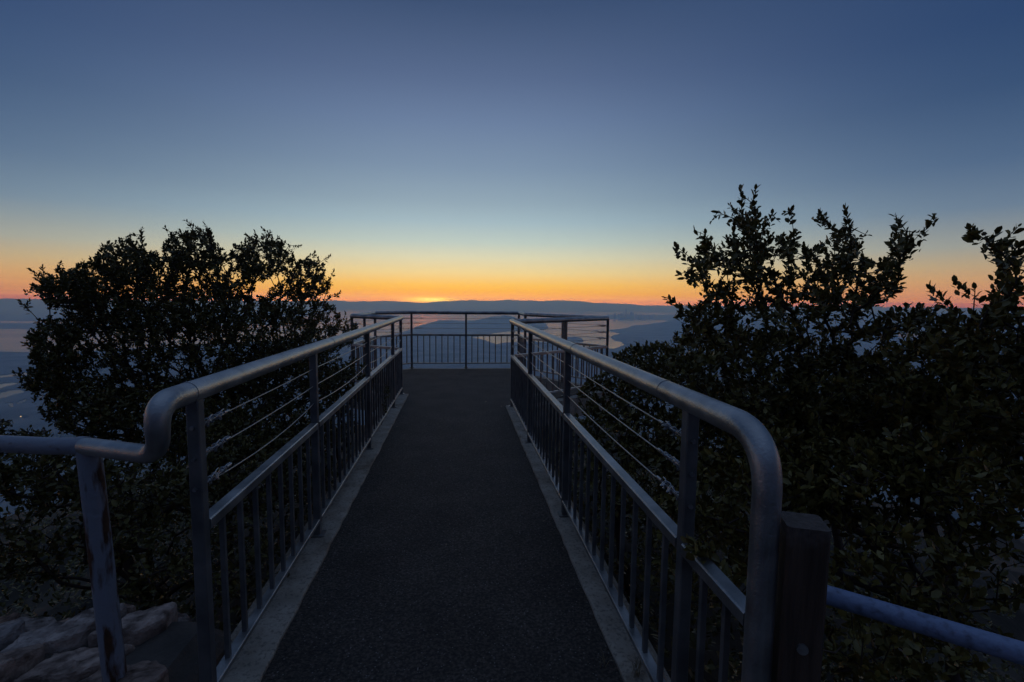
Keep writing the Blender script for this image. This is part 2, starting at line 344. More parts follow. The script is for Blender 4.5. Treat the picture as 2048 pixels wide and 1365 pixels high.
land_islands = [[(1118, 684), (1130, 676), (1150, 674), (1162, 677), (1168, 683), (1156, 686)], [(1205, 632), (1400, 632), (1400, 642), (1338, 641.5), (1222, 637.6)], [(1146, 626.5), (1190, 626), (1192, 628), (1150, 629)],
                [(1245, 686), (1249, 684), (1262, 685), (1262, 689), (1250, 690)], [(1010, 658), (1022, 656.5), (1022, 660), (1012, 660.5)]]
ridges = [  # distance m, half depth m, silhouette in directions
    (38000, 1100, [(-500, 590), (0, 597), (150, 598.3), (300, 600), (450, 601.2), (560, 602), (620, 603), (655, 601.2), (680, 600.6), (700, 603), (722, 602.2), (745, 603), (770, 601.6), (800, 603), (850, 605.8), (870, 603.6), (900, 601.6), (940, 600),
                   (970, 601.6), (1000, 600.6), (1020, 599.8), (1060, 601), (1075, 602.6), (1100, 600.6), (1150, 601.6), (1180, 604.6), (1220, 607), (1250, 607.6), (1280, 610.4), (1340, 611.4), (1450, 611.6), (1600, 613), (1700, 612.6), (1800, 614.4), (2100, 617.5), (2500, 622)]),
    (13600, 800, [(780, 668), (826, 656), (850, 650), (872, 642), (880, 640.2), (890, 640.6), (905, 640.3), (935, 642.6), (945, 642.3), (970, 636.4), (985, 632.8), (998, 632), (1012, 629.8), (1022, 632), (1035, 637), (1060, 644), (1078, 650), (1092, 656), (1100, 661)]),
    (12500, 1500, [(1205, 668), (1216, 662), (1240, 659.5), (1270, 654.5), (1300, 649), (1316, 647.5), (1335, 643), (1355, 638), (1370, 632.5), (1390, 631), (1420, 634), (1500, 636), (1600, 643), (1700, 652), (1800, 662)]),
    (21000, 1200, [(1195, 632.5), (1230, 630), (1300, 630.5), (1400, 627), (1500, 626), (1600, 624), (1680, 622), (1740, 626.5), (1900, 626), (2100, 626), (2500, 630)]),
    (8600, 350, [(1126, 681), (1140, 675), (1155, 675), (1166, 681)]),
]
def land_material():
    m = material('land_cover', (0.08, 0.095, 0.095), 0.95, 0.0, (0.24, 0.26, 0.27), 0.0030, detail=8, coords='Object'); return m
def build_valley():
    azs = np.radians(np.arange(-62, 66.01, 0.085)); td = np.concatenate([np.concatenate([np.arange(0.0156, 0.027, 0.0002), np.arange(0.027, 0.13, 0.00055)]), np.arange(0.13, 0.36, 0.0014)])
    A, T = np.meshgrid(azs, td); D = (EYE - SEA) / T
    X = D * np.sin(A); Y = D * np.cos(A)
    d = np.stack([X, Y, np.full_like(X, SEA - EYE)], -1)
    zc = d @ FFW; px = PW / 2 + F_PX * (d @ FRT) / zc; py = PH / 2 - F_PX * (d @ FUP) / zc
    nx = fbm(X / 700, Y / 700, 3) ; ny = fbm(X / 700, Y / 1100, 9)
    qx = px + nx * 5.0; qy = py + ny * 1.5
    wat = np.zeros(px.shape, bool)
    for p in water_areas: wat |= inside(qx, qy, p)
    for p in land_islands: wat &= ~inside(qx, qy, p)
    z = SEA + 4 + 30 * np.clip(fbm(X / 1600, Y / 1600, 21) + 0.15, 0, 1) * np.clip(1 - D / 14000, 0, 1)
    z = np.where(wat, SEA - 30, z)
    dh = np.stack([np.sin(A), np.cos(A), np.zeros_like(A)], -1)
    hx = PW / 2 + F_PX * (dh @ FRT) / np.maximum(dh @ FFW, 0.05)
    hy = PH / 2 - F_PX * (dh @ FUP) / np.maximum(dh @ FFW, 0.05)
    scale = F_PX / np.maximum(dh @ FFW, 0.05)
    for dist, half, sil in ridges:
        sx_ = np.array([p[0] for p in sil], float); sy_ = np.array([p[1] for p in sil], float)
        top = np.interp(hx, sx_, sy_, left=2000, right=2000)
        h = EYE - dist * (top - hy) / scale
        if dist > 30000: h = h + 36 * fbm(hx / 11, hx * 0, 41) + 14 * fbm(hx / 3.1, hx * 0, 43)
        elif dist > 10000: h = h + 10 * fbm(hx / 4, hx * 0, 47)
        h = np.where(top > 1500, SEA, h) - SEA
        u = (D - dist) / half; fall = np.exp(-u * u)
        wob = 1 + (0.30 * fbm(X / (half * 0.5), Y / (half * 0.5), int(dist) % 97) * np.clip(np.abs(u), 0, 1))
        zz = SEA + np.maximum(h, 0) * fall * wob - 6
        z = np.maximum(z, np.where(zz > SEA + 1, zz, -1e9))
    v = np.stack([X, Y, z], -1).reshape(-1, 3); nr, nc = X.shape
    i = (np.arange(nr - 1)[:, None] * nc + np.arange(nc - 1)[None, :])
    q = np.stack([i, i + nc, i + nc + 1, i + 1], -1).reshape(-1, 4)
    dry = (v[:, 2] > SEA - 20)[q].any(1)
    o = np_mesh('land', v, [q[dry]], land_material(), None, True); tag(o, kind='structure')
    w = material('bay_water', (0.010, 0.018, 0.026), 0.17, 0.0, None, bump=0.0); t = w.node_tree; b = bsdf(w)
    b.inputs['IOR'].default_value = 1.333
    tcn = N(t, 'ShaderNodeTexCoord'); mpn = N(t, 'ShaderNodeMapping'); mpn.inputs['Scale'].default_value = (0.00012, 0.0007, 1); t.links.new(tcn.outputs['Object'], mpn.inputs[0])
    nz = N(t, 'ShaderNodeTexNoise'); nz.inputs['Scale'].default_value = 1.0; nz.inputs['Detail'].default_value = 6; t.links.new(mpn.outputs[0], nz.inputs[0])
    t.links.new(math_node(t, 'ADD', math_node(t, 'MULTIPLY', nz.outputs[0], 0.36), 0.04), b.inputs['Roughness'])
    k = 96; ring = [(42000 * math.sin(2 * math.pi * a / k), 42000 * math.cos(2 * math.pi * a / k), SEA) for a in range(k)]
    o = mesh_obj('bay_water', ring, [tuple(reversed(range(k)))], w); tag(o, kind='structure')
build_valley()

# the mountain top that carries the walkway
def build_mountain():
    na = 160; rr = np.concatenate([np.linspace(0, 6, 40), np.geomspace(6.3, 1600, 60)])
    a = np.linspace(0, 2 * np.pi, na, endpoint=False); Rr, A = np.meshgrid(rr, a, indexing='ij')
    X = Rr * np.sin(A); Y = 3.0 + Rr * np.cos(A) + np.clip(np.cos(A), -1, 1) * np.minimum(Rr, 4) * 0.6
    dseg = np.sqrt(np.maximum(np.abs(X) - 1.0, 0) ** 2 + np.maximum(np.abs(Y - 1.5) - 6.0, 0) ** 2)
    z = -0.6 - 0.34 * np.maximum(dseg - 0.3, 0) - 0.25 * np.maximum(dseg - 30, 0) + 0.25 * fbm(X * 0.9, Y * 0.9, 5) * np.clip(dseg, 0.2, 3)
    z = np.maximum(z, SEA - 5)
    v = np.stack([X, Y, z], -1).reshape(-1, 3)
    i = (np.arange(len(rr) - 1)[:, None] * na + np.arange(na)[None, :]); j = (np.arange(len(rr) - 1)[:, None] * na + (np.arange(na)[None, :] + 1) % na)
    q = np.stack([i, i + na, j + na, j], -1).reshape(-1, 4)
    tag(np_mesh('mountain_slope', v, [q], M['soil'], None, True), kind='structure')
build_mountain()

# ------------------------------------------------------------------ walkway and lookout deck
XL, XR = -0.775, 0.641
F1, F2, F3 = (-0.875, 9.12), (0.134, 9.07), (1.13, 9.07)
LC, LB, RB2, RC, RM = (-1.54, 7.2), (-1.45, 8.62), (1.15, 8.33), (2.17, 6.88), (1.42, 6.33)
LEND, REND = (XL, 6.60), (XR, 5.765)
def slab(name, ring, z0, z1, mat, kind='structure', parent=None):
    n = len(ring); v = [(x, y, z0) for x, y in ring] + [(x, y, z1) for x, y in ring]
    f = [tuple(reversed(range(n))), tuple(range(n, 2 * n))] + [(i, (i + 1) % n, n + (i + 1) % n, n + i) for i in range(n)]
    o = mesh_obj(name, v, f, mat, parent)
    if kind: tag(o, kind=kind)
    return o
def grow_ring(ring, d):
    out = []; n = len(ring)
    for i in range(n):
        p = np.array(ring[i]); a = np.array(ring[i - 1]); b = np.array(ring[(i + 1) % n])
        e1 = (p - a) / np.linalg.norm(p - a); e2 = (b - p) / np.linalg.norm(b - p)
        n1 = np.array((e1[1], -e1[0])); n2 = np.array((e2[1], -e2[0])); m_ = (n1 + n2); m_ /= max(1e-6, m_ @ n1)
        out.append(tuple(p + m_ * d))
    return out
platform = [(XR, 5.5), REND, RM, RC, RB2, F3, F2, F1, LB, LC, LEND, (XL, 5.5)]
ring_in = [(XR + .08, 5.60), (XR + .06, 5.80), (1.40, 6.36), (2.10, 6.90), (1.10, 8.31), (1.08, 9.02), (F2[0], 9.02), (-0.86, 9.07), (-1.40, 8.58), (-1.48, 7.23), (XL - .08, 6.72), (XL - .08, 5.6)]
ring_out = grow_ring(ring_in, 0.13)
slab('deck_slab', ring_out, -0.28, -0.006, M['concrete'])
slab('deck_asphalt', ring_in, -0.02, 0.0, M['asphalt'])
slab('walkway_slab', [(-0.90, -4), (0.75, -4), (0.75, 5.55), (-0.90, 5.55)], -0.30, -0.012, M['concrete'])
slab('walkway', [(-0.684, -4), (0.571, -4), (0.571, 5.596), (-0.684, 5.596)], -0.02, 0.0035, M['asphalt'])
def kerb(name, x0, x1, y0, y1, seed):
    rng = random.Random(seed); ys = [y0]
    while ys[-1] < y1 - 0.1: ys.append(min(y1, ys[-1] + 0.09))
    v = []; f = []
    for y in ys:
        j0, j1 = rng.uniform(-.004, .004), rng.uniform(-.004, .004); h = 0.020 + rng.uniform(-.002, .002)
        v += [(x0 + j0, y, -0.05), (x0 + j0, y, h - .006), (x0 + j0 + .006, y, h), (x1 + j1 - .006, y, h), (x1 + j1, y, h - .006), (x1 + j1, y, -0.05)]
    for i in range(len(ys) - 1):
        for k in range(5): f.append((i * 6 + k, i * 6 + k + 1, i * 6 + 7 + k, i * 6 + 6 + k))
    n = len(v); f += [tuple(range(6)), tuple(reversed(range(n - 6, n)))]
    me = mesh_obj(name, v, f, M['concrete']); tag(me, kind='structure')
kerb('kerb', -0.86, -0.681, -4, 6.66, 1); kerb('kerb', 0.570, 0.72, -4, 5.84, 2)

# ------------------------------------------------------------------ railings
ZR, ZM, ZB = 1.052, 0.635, 0.105
PR = 0.0315
def posts(o, pts, dirs):
    for (x, y), d in zip(pts, dirs):
        b = MB(); ax = (np.array((d[1], -d[0], 0.0)), np.array((d[0], d[1], 0.0)), np.array((0, 0, 1.0)))
        b.box((x, y, (ZR - PR + 0.006) / 2 + 0.004), (0.036, 0.036, ZR - PR + 0.010), ax, 0.003)
        b.box((x, y, 0.022), (0.075, 0.075, 0.010), ax, 0.004)
        b.build('post', M['bar'], o)
def rails(o, a, b, cut=0.018):
    """mid rail and bottom rail between two posts"""
    a = np.array(a); b = np.array(b); d = (b - a) / np.linalg.norm(b - a); a2 = a + d * cut; b2 = b - d * cut
    q = MB(); q.beam((*a2, ZM), (*b2, ZM), 0.042, 0.036, 0.004); q.build('mid_rail', M['pipe'], o)
    q = MB(); q.beam((*a2, ZB), (*b2, ZB), 0.038, 0.022, 0.003); q.build('bottom_rail', M['pipe'], o)
def pickets(o, a, b, sp=0.125):
    a = np.array(a); b = np.array(b); L = np.linalg.norm(b - a); d = (b - a) / L; n = max(1, round(L / sp))
    for k in range(1, n):
        x, y = a + d * (L * k / n)
        q = MB(); q.box((x, y, (ZM - .018 + ZB + .011) / 2), (0.016, 0.016, ZM - .018 - ZB - .011), (np.array((d[1], -d[0], 0.)), np.array((d[0], d[1], 0.)), np.array((0, 0, 1.))), 0.001)
        q.build('picket', M['bar'], o)
CZ = (0.945, 0.852, 0.760)
def cable(o, pts, z, sag=0.0, seed=0):
    rng = random.Random(seed); out = []
    for (a, b) in zip(pts[:-1], pts[1:]):
        for k in range(6):
            t = k / 6; s = sag * 4 * t * (1 - t)
            out.append((a[0] + (b[0] - a[0]) * t, a[1] + (b[1] - a[1]) * t, z - s))
    out.append((*pts[-1], z)); q = MB(); q.tube(out, 0.0026, 8); q.build('cable', M['cable'], o)
def clamps(o, p, d, z, seed):
    """wire-rope clips where the cable is tied back on itself"""
    rng = random.Random(seed); p = np.array((p[0], p[1], z)); d = np.array((d[0], d[1], 0.0)); d /= np.linalg.norm(d); s = np.cross(d, (0, 0, 1)); u = np.array((0, 0, 1.0)); q = MB()
    off = [0.045, 0.085, 0.125] if rng.random() < .7 else [0.05, 0.16]
    for t in off:
        t += rng.uniform(-.008, .008); c = p + d * t; a = rng.uniform(-1.2, 1.2); e = math.cos(a) * u + math.sin(a) * s; e2 = np.cross(d, e)
        q.box(c - e * .006, (.016, .013, .008), (d, e2, e), .002)
        for k in (-1, 1):
            q.tube([c + d * .004 * k - e * .012 + e2 * .006, c + d * .004 * k + e * .006 + e2 * .0065, c + d * .004 * k + e * .010, c + d * .004 * k + e * .006 - e2 * .0065, c + d * .004 * k - e * .012 - e2 * .006], .0017, 6)
        for k in (-1, 1): q.tube([c - e * .010 + e2 * .006 * k, c - e * .015 + e2 * .006 * k], .0038, 6)
        tl = c + d * .02 + e * .012; q.tube([c + e * .004, tl, tl + d * .016 + s * rng.uniform(-.006, .006)], .0022, 6)
    q.tube([p + d * .015 - u * .004, p + d * (off[-1] + .05) - u * .0045], .0026, 8)
    q.tube([p + d * .002, p + d * .014 + u * .008, p + d * .028, p + d * .014 - u * .009, p + d * .002], .0022, 8)
    q.tube([p + d * (off[-1] + .030), p + d * (off[-1] + .062)], .0048, 8)
    q.build('cable_clamp', M['clamp'], o)
def bolts(o, x, y, zs, d):
    for z in zs:
        q = MB(); q.tube([(x, y, z), (x + d[0] * .008, y + d[1] * .008, z)], .0065, 6, True, False); q.build('bolt', M['cable'], o)

# left side of the walkway
oL = thing('railing', 'grey steel railing left of the walkway whose top pipe dips to the painted pipe', 'railing', (XL, 1.5, 0))
oL.location = (0, 0, 0)
LY = [1.498, 2.669, 4.219, 5.802, 6.599]
posts(oL, [(XL, y) for y in LY], [(0, 1)] * 5)
jx, jy, jz = at(165, 892, z=0.895)
path = fillet([(XL, 6.665, ZR), (XL, 1.315, ZR), (XL - .008, 1.335, 0.910), (jx, jy, 0.895)], [0.085, 0.066], 12)
far = path[0]; q = MB()
def taper(p): return PR - 0.0065 * min(1.0, max(0.0, (ZR - p[2]) / 0.14))
q.tube(path, [taper(p) for p in path], 28); q.tube([far, far + np.array((0, .012, -.004)), far + np.array((0, .022, -.014))], [PR, PR * .93, PR * .5], 28)
for wy in (1.46, 3.0): q.tube([(XL, wy, ZR), (XL, wy + .006, ZR)], PR + .0012, 28)
q.build('top_rail', M['pipe'], oL)
for a, b in zip(LY[:-1], LY[1:]):
    rails(oL, (XL, a), (XL, b)); pickets(oL, (XL, a), (XL, b), 0.131)
for i, z in enumerate(CZ):
    cable(oL, [(XL, y) for y in LY], z, (0.004, 0.007, 0.03)[i], i); clamps(oL, (XL, LY[0] + .018), (0, 1), z, 10 + i); clamps(oL, (XL, LY[-1] - .018), (0, -1), z, 20 + i)
bolts(oL, XL, LY[0] - .018, CZ, (0, -1))
# right side
oR = thing('railing', 'grey steel railing right of the walkway bent down beside the wooden post', 'railing')
RY = [1.258, 2.793, 4.287, 5.764]
posts(oR, [(XR, y) for y in RY], [(0, 1)] * 4)
path = fillet([(XR, 5.83, ZR), (XR, 0.915, ZR), (XR, 0.915, -0.35)], [0.125], 14)
far = path[0]; q = MB(); q.tube(path, [PR - 0.003 * min(1.0, max(0.0, (ZR - p[2]) / 0.12)) for p in path], 28); q.tube([far, far + np.array((0, .012, -.004)), far + np.array((0, .022, -.014))], [PR, PR * .93, PR * .5], 28)
for wy in (1.42, 2.6): q.tube([(XR, wy, ZR), (XR, wy + .006, ZR)], PR + .0012, 28)
q.build('top_rail', M['pipe'], oR)
for a, b in zip([0.915 + .013] + RY[:-1], RY):
    rails(oR, (XR, a), (XR, b)) if a > 1 else None
    pickets(oR, (XR, a), (XR, b), 0.125 if a > 1 else 0.115)
q = MB(); q.beam((XR, 0.94, ZB), (XR, 1.24, ZB), .038, .022, .003); q.build('bottom_rail', M['pipe'], oR)
q = MB(); q.beam((XR, 0.94, ZM), (XR, 1.24, ZM), .042, .036, .004); q.build('mid_rail', M['pipe'], oR)
for i, z in enumerate(CZ):
    cable(oR, [(XR, y) for y in RY], z, (0.004, 0.006, 0.010)[i], i); clamps(oR, (XR, RY[0] + .018), (0, 1), z, 30 + i); clamps(oR, (XR, RY[-1] - .018), (0, -1), z, 40 + i)
bolts(oR, XR, RY[0] - .018, CZ, (0, -1))
# lookout deck
oP = thing('railing', 'angular grey steel railing around the lookout deck at the end of the walkway', 'railing')
corners = [(REND[0] + .03, REND[1] + .01), RM, RC, RB2, F3, F2, F1, LB, LC, (LEND[0] - .03, LEND[1] + .02)]
def edge_mid(a, b): return ((a[0] + b[0]) / 2, (a[1] + b[1]) / 2)
run = [corners[0], RM, RC, edge_mid(RC, RB2), RB2, F3, F2, F1, LB, edge_mid(LB, LC), LC, corners[-1]]
def dirn(a, b): d = np.array(b) - np.array(a); return tuple(d / np.linalg.norm(d))
posts(oP, run[1:-1], [dirn(run[i - 1], run[i + 1]) for i in range(1, len(run) - 1)])
q = MB(); q.tube(fillet([(*p, ZR) for p in corners], 0.03, 3), PR, 20); q.build('top_rail', M['pipe'], oP)
for a, b in zip(run[:-1], run[1:]): rails(oP, a, b); pickets(oP, a, b, 0.115)
for i, z in enumerate(CZ):
    cable(oP, run[:3], z, .004); cable(oP, run[2:5], z, .004); cable(oP, run[4:6], z, .002); cable(oP, run[5:8], z, .002); cable(oP, run[7:9], z, .003); cable(oP, run[8:], z, .006)
    for p, t, k in ((RC, RM, 0), (RC, RB2, 1), (F1, F2, 2), (F1, LB, 3), (LC, LEND, 4), (F3, RB2, 5)):
        d = dirn(p, t); clamps(oP, (p[0] + d[0] * .02, p[1] + d[1] * .02), d, z, 60 + 7 * i + k)

# old painted pipe railing on the left
o = thing('pipe_railing', 'old white painted pipe railing with rusty leaning post above the stone wall', 'railing')
ex = at(-420, 868, z=0.90); q = MB(); q.tube([(jx + .012, jy, 0.894), (jx - .10, jy + .012, 0.893), ex], PR - .0068, 24)
q.tube([(jx + .010, jy - .001, .894), (jx - .012, jy + .001, .894)], PR - .0035, 24); q.build('rail', M['oldrail'], o)
pt = np.array((jx + .016, jy, .885)); pb = np.array((jx + .060, jy + .0, -.2)); q = MB(); q.tube([pt, pb], 0.0295, 24); q.build('post', M['oldpaint'], o)

# wooden post with its pipe rail
o = thing('wooden_post', 'square weathered wooden post with pale top beside the bent upright pipe', 'post')
zt = 0.875; bl = np.array((0.696, 0.953)); br = np.array((0.768, 0.925)); e = br - bl; e /= np.linalg.norm(e); nrm = np.array((e[1], -e[0])); c = (bl + br) / 2 + nrm * 0.040
q = MB(); q.box((c[0], c[1], (zt - .5) / 2), (0.080, 0.080, zt + .5), (np.array((*e, 0)), np.array((*-nrm, 0)), np.array((0, 0, 1.))), 0.006); q.build('post_body', M['wood'], o)
bq = c + nrm * .040; q = MB(); q.tube([(bq[0], bq[1], .62), (*(bq + nrm * .006), .62)], .011, 12); q.build('bolt', M['cable'], o)
o = thing('pipe_rail', 'pale scuffed pipe rail running right from the wooden post', 'railing')
p0 = at(1640, 1186, z=0.64); p1 = at(2048, 1308, z=0.64); p2 = p1 + (p1 - p0) * 1.2; q = MB(); q.tube([p0 - (p1 - p0) * .12, p1, p2], 0.022, 24); q.build('rail', M['whitepipe'], o)

# ------------------------------------------------------------------ stone wall under the old railing
def stone_wall():
    rng = random.Random(5); o = thing('stone_wall', 'rough stone masonry wall top below the old painted pipe railing', 'wall')
    q = MB(); v = []; nx_, ny_ = 26, 22
    def hgt(x, y): return 0.175 - 0.45 * max(0, y - 1.78) ** 1.0 * 2 - max(0, x + 0.93) * 1.2 - 0.10 * max(0, 1.35 - y) - 0.05 * max(0, -1.7 - x)
    for j in range(ny_):
        for i in range(nx_):
            x = -2.7 + 1.85 * i / (nx_ - 1); y = 0.5 + 1.5 * j / (ny_ - 1); v.append((x, y, hgt(x, y) - .03 + rng.uniform(-.008, .008)))
    f = [(j * nx_ + i, j * nx_ + i + 1, (j + 1) * nx_ + i + 1, (j + 1) * nx_ + i) for j in range(ny_ - 1) for i in range(nx_ - 1)]
    n = len(v)
    per = [i for i in range(nx_)] + [j * nx_ + nx_ - 1 for j in range(1, ny_)] + [(ny_ - 1) * nx_ + i for i in range(nx_ - 2, -1, -1)] + [j * nx_ for j in range(ny_ - 2, 0, -1)]
    v2 = [(v[i][0], v[i][1], -1.3) for i in per]; m_ = len(per)
    f2 = [(per[i], n + i, n + (i + 1) % m_, per[(i + 1) % m_]) for i in range(m_)]
    q.add(v + v2, f + f2); q.build('mortar_bed', M['mortar'], o)
    th = R(36); ca, sa = math.cos(th), math.sin(th); pts = []
    while len(pts) < 300:                                # points spread in a frame stretched along the courses
        u, w = rng.uniform(-2.6, 1.2), rng.uniform(0.9, 3.6)
        if all((u - a) ** 2 / .015 + (w - b) ** 2 / .0048 > 1.0 for a, b in pts) or rng.random() < .004: pts.append((u, w))
        if rng.random() < 1e-4: break
    sd = 0
    for (u0, w0) in pts:
        x, y = u0 * ca - w0 * sa, u0 * sa + w0 * ca
        if not (-2.6 < x < -0.985 - 0.12 * max(0, 1.5 - y) and 0.75 < y < 1.90): continue
        cell = [(u0 - .3, w0 - .16), (u0 + .3, w0 - .16), (u0 + .3, w0 + .16), (u0 - .3, w0 + .16)]
        for (a, b) in pts:
            if (a, b) == (u0, w0) or abs(a - u0) > .7 or abs(b - w0) > .4: continue
            mx, my = (a + u0) / 2, (b + w0) / 2; nxx, nyy = (a - u0) / .015, (b - w0) / .0048; out = []
            dd = lambda p: (p[0] - mx) * nxx + (p[1] - my) * nyy
            for i in range(len(cell)):
                p, q_ = cell[i], cell[(i + 1) % len(cell)]; dp, dq = dd(p), dd(q_)
                if dp <= 0: out.append(p)
                if dp * dq < 0: t_ = dp / (dp - dq); out.append((p[0] + (q_[0] - p[0]) * t_, p[1] + (q_[1] - p[1]) * t_))
            cell = out
            if len(cell) < 3: break
        if len(cell) < 3: continue
        cu, cw = sum(p[0] for p in cell) / len(cell), sum(p[1] for p in cell) / len(cell); sd += 1
        ring = []
        for i in range(len(cell)):                       # broken edges
            p, q_ = np.array(cell[i]), np.array(cell[(i + 1) % len(cell)]); L = np.linalg.norm(q_ - p); k = max(1, int(L / .016))
            for h in range(k): ring.append(p + (q_ - p) * h / k)
        ring = np.array(ring); ring = (np.roll(ring, 1, 0) + 2 * ring + np.roll(ring, -1, 0)) / 4; ctr = np.array((cu, cw)); dl = ring - ctr; rl = np.linalg.norm(dl, axis=1, keepdims=True); k = len(ring)
        jit = smoothnoise(ring[:, 0] * 40, ring[:, 1] * 40, sd % 50)[:, None] * .006
        ring = ctr + dl * np.maximum(.3, (rl - .007 + jit) / np.maximum(rl, 1e-3))
        clip_x = -0.893
        zt_ = hgt(x, y) + rng.uniform(-.012, .034); t1, t2 = rng.uniform(-.16, .16), rng.uniform(-.30, .20); vv = []; ff = []
        for (sc_, dz) in ((1.0, -.08), (1.0, -.012), (.965, -.003), (.88, .0), (.70, .003), (.5, .004), (.25, .004)):
            P_ = ctr + (ring - ctr) * sc_
            nz_ = .010 * fbm(P_[:, 0] * 26, P_[:, 1] * 60, 11 + sd % 30) + .010 * fbm(P_[:, 0] * 60, P_[:, 1] * 90, 5)
            for i in range(k):
                a, b = P_[i]; vv.append((min(a * ca - b * sa, clip_x), a * sa + b * ca, zt_ + dz + (nz_[i] if dz > -.05 else 0) + t1 * (a - cu) + t2 * (b - cw)))
        for l in range(6):
            for i in range(k): ff.append((l * k + i, l * k + (i + 1) % k, (l + 1) * k + (i + 1) % k, (l + 1) * k + i))
        ff.append(tuple(range(6 * k, 7 * k))); q = MB(); q.add(vv, ff); q.build('stone', M['stone'], o)
stone_wall()

# ------------------------------------------------------------------ plants
def tree_graph(base, pts, rng, step, curl=0.25, start=None):
    nodes = [np.array(base, float)]; par = [-1]; plen = [0.0]
    if start is not None:
        for p in start: nodes.append(np.array(p, float)); par.append(len(nodes) - 2); plen.append(plen[-1] + np.linalg.norm(nodes[-1] - nodes[-2]))
    order = np.argsort(np.linalg.norm(pts - base, axis=1) + rng.normal(0, 0.05, len(pts)))
    arr = np.zeros((len(pts) * 24 + 64, 3)); pl = np.zeros(len(arr)); n = len(nodes)
    arr[:n] = nodes; pl[:n] = plen; tips = []
    for idx in order:
        p = pts[idx]; d = np.linalg.norm(arr[:n] - p, axis=1); j = int(np.argmin(d + 0.18 * pl[:n])); L = d[j]
        k = max(1, int(round(L / step))); prev = j; a = arr[j].copy()
        off = rng.normal(0, 1, 3) * L * curl * 0.5; off[2] = -abs(off[2]) * 0.6
        for s in range(1, k + 1):
            t = s / k; q = a + (p - a) * t + off * (t * (1 - t) * 2) + (rng.normal(0, 1, 3) * step * 0.10 if s < k else 0)
            arr[n] = q; par.append(prev); pl[n] = pl[prev] + L / k; prev = n; n += 1
        tips.append(n - 1)
    return arr[:n], np.array(par), tips
def branch_mesh(nodes, par, r_tip, expo, rmax, seg=5):
    n = len(nodes); acc = np.zeros(n); cnt = np.zeros(n, int)
    for i in range(n - 1, 0, -1):
        if cnt[i] == 0: acc[i] = 1.0
        acc[par[i]] += acc[i]; cnt[par[i]] += 1
    rad = np.minimum(r_tip * np.maximum(acc, 1) ** expo, rmax)
    i = np.arange(1, n); a = nodes[par[1:]]; b = nodes[1:]; d = b - a; L = np.linalg.norm(d, axis=1, keepdims=True); d = d / np.maximum(L, 1e-9)
    ref = np.where(np.abs(d[:, 2:3]) < 0.9, np.array([[0, 0, 1.0]]), np.array([[1.0, 0, 0]])); x = np.cross(d, ref); x /= np.linalg.norm(x, axis=1, keepdims=True); y = np.cross(d, x)
    ra = np.minimum(rad[par[1:]], rad[1:] * 1.6)[:, None]; rb_ = rad[1:][:, None]
    th = np.arange(seg) * 2 * np.pi / seg; v = []
    for P_, r in ((a - d * 0.15 * ra, ra), (b + d * 0.1 * rb_, rb_)):
        v.append(np.stack([P_ + r * (math.cos(t) * x + math.sin(t) * y) for t in th], 1))
    V = np.concatenate(v, 1).reshape(-1, 3); m_ = len(i); base = np.arange(m_)[:, None] * 2 * seg; k = np.arange(seg)[None, :]; k2 = (k + 1) % seg
    q = np.stack([base + k, base + k2, base + seg + k2, base + seg + k], -1).reshape(-1, 4)
    return V, q, rad
def leaves_mesh(pos, dirs, nrm, ln, wd, rng):
    """folded pointed leaves, 7 vertices each"""
    n = len(pos); d = dirs / np.linalg.norm(dirs, axis=1, keepdims=True); s = np.cross(d, nrm); s /= np.maximum(np.linalg.norm(s, axis=1, keepdims=True), 1e-6); u = np.cross(s, d)
    ln = ln[:, None]; wd = wd[:, None]; fold = (0.10 + 0.18 * rng.rand(n))[:, None] * wd; curl = rng.uniform(-0.10, 0.12, n)[:, None] * ln
    P_ = [pos, pos + d * ln * .34 + s * wd * .5 + u * fold, pos + d * ln * .34 - s * wd * .5 + u * fold, pos + d * ln * .5 + u * curl * .3,
          pos + d * ln * .72 + s * wd * .42 + u * (fold * .9 + curl * .5), pos + d * ln * .72 - s * wd * .42 + u * (fold * .9 + curl * .5), pos + d * ln + u * curl]
    V = np.stack(P_, 1).reshape(-1, 3); b = np.arange(n)[:, None] * 7
    tri = np.concatenate([b + np.array([[0, 1, 3]]), b + np.array([[0, 3, 2]])]); quad = np.concatenate([b + np.array([[1, 4, 6, 3]]), b + np.array([[2, 3, 6, 5]])])
    return V, tri, quad
def clusters(nodes, par, tips, rng, leaf, per, spread, twig, upb=0.5):
    pos = []; dr = []; nm = []; ln = []; wd = []
    for t in tips:
        p = nodes[t]; g = nodes[par[t]]; d = p - g; d = d / (np.linalg.norm(d) + 1e-9); d = d + np.array((0, 0, upb)) + rng.normal(0, .25, 3); d /= np.linalg.norm(d)
        ref = rng.normal(0, 1, 3); x = np.cross(d, ref); x /= np.linalg.norm(x); y = np.cross(d, x); k = int(per * rng.uniform(.6, 1.35)) + 1; ph = rng.rand() * 6.28
        for i in range(k):
            f = i / max(1, k - 1); a = ph + i * 2.39996; o_ = math.cos(a) * x + math.sin(a) * y; ang = spread * (1.15 - .75 * f) * rng.uniform(.75, 1.25)
            ld = d * math.cos(ang) + o_ * math.sin(ang) + rng.normal(0, .12, 3)
            pos.append(p - d * twig * (1 - f) + o_ * .002); dr.append(ld); nm.append(d * math.sin(ang) - o_ * math.cos(ang) + rng.normal(0, .3, 3))
            l = leaf * rng.uniform(.48, 1.18) * (1 - .25 * f); ln.append(l); wd.append(l * rng.uniform(.42, .60))
    return [np.array(q) for q in (pos, dr, nm, ln, wd)]
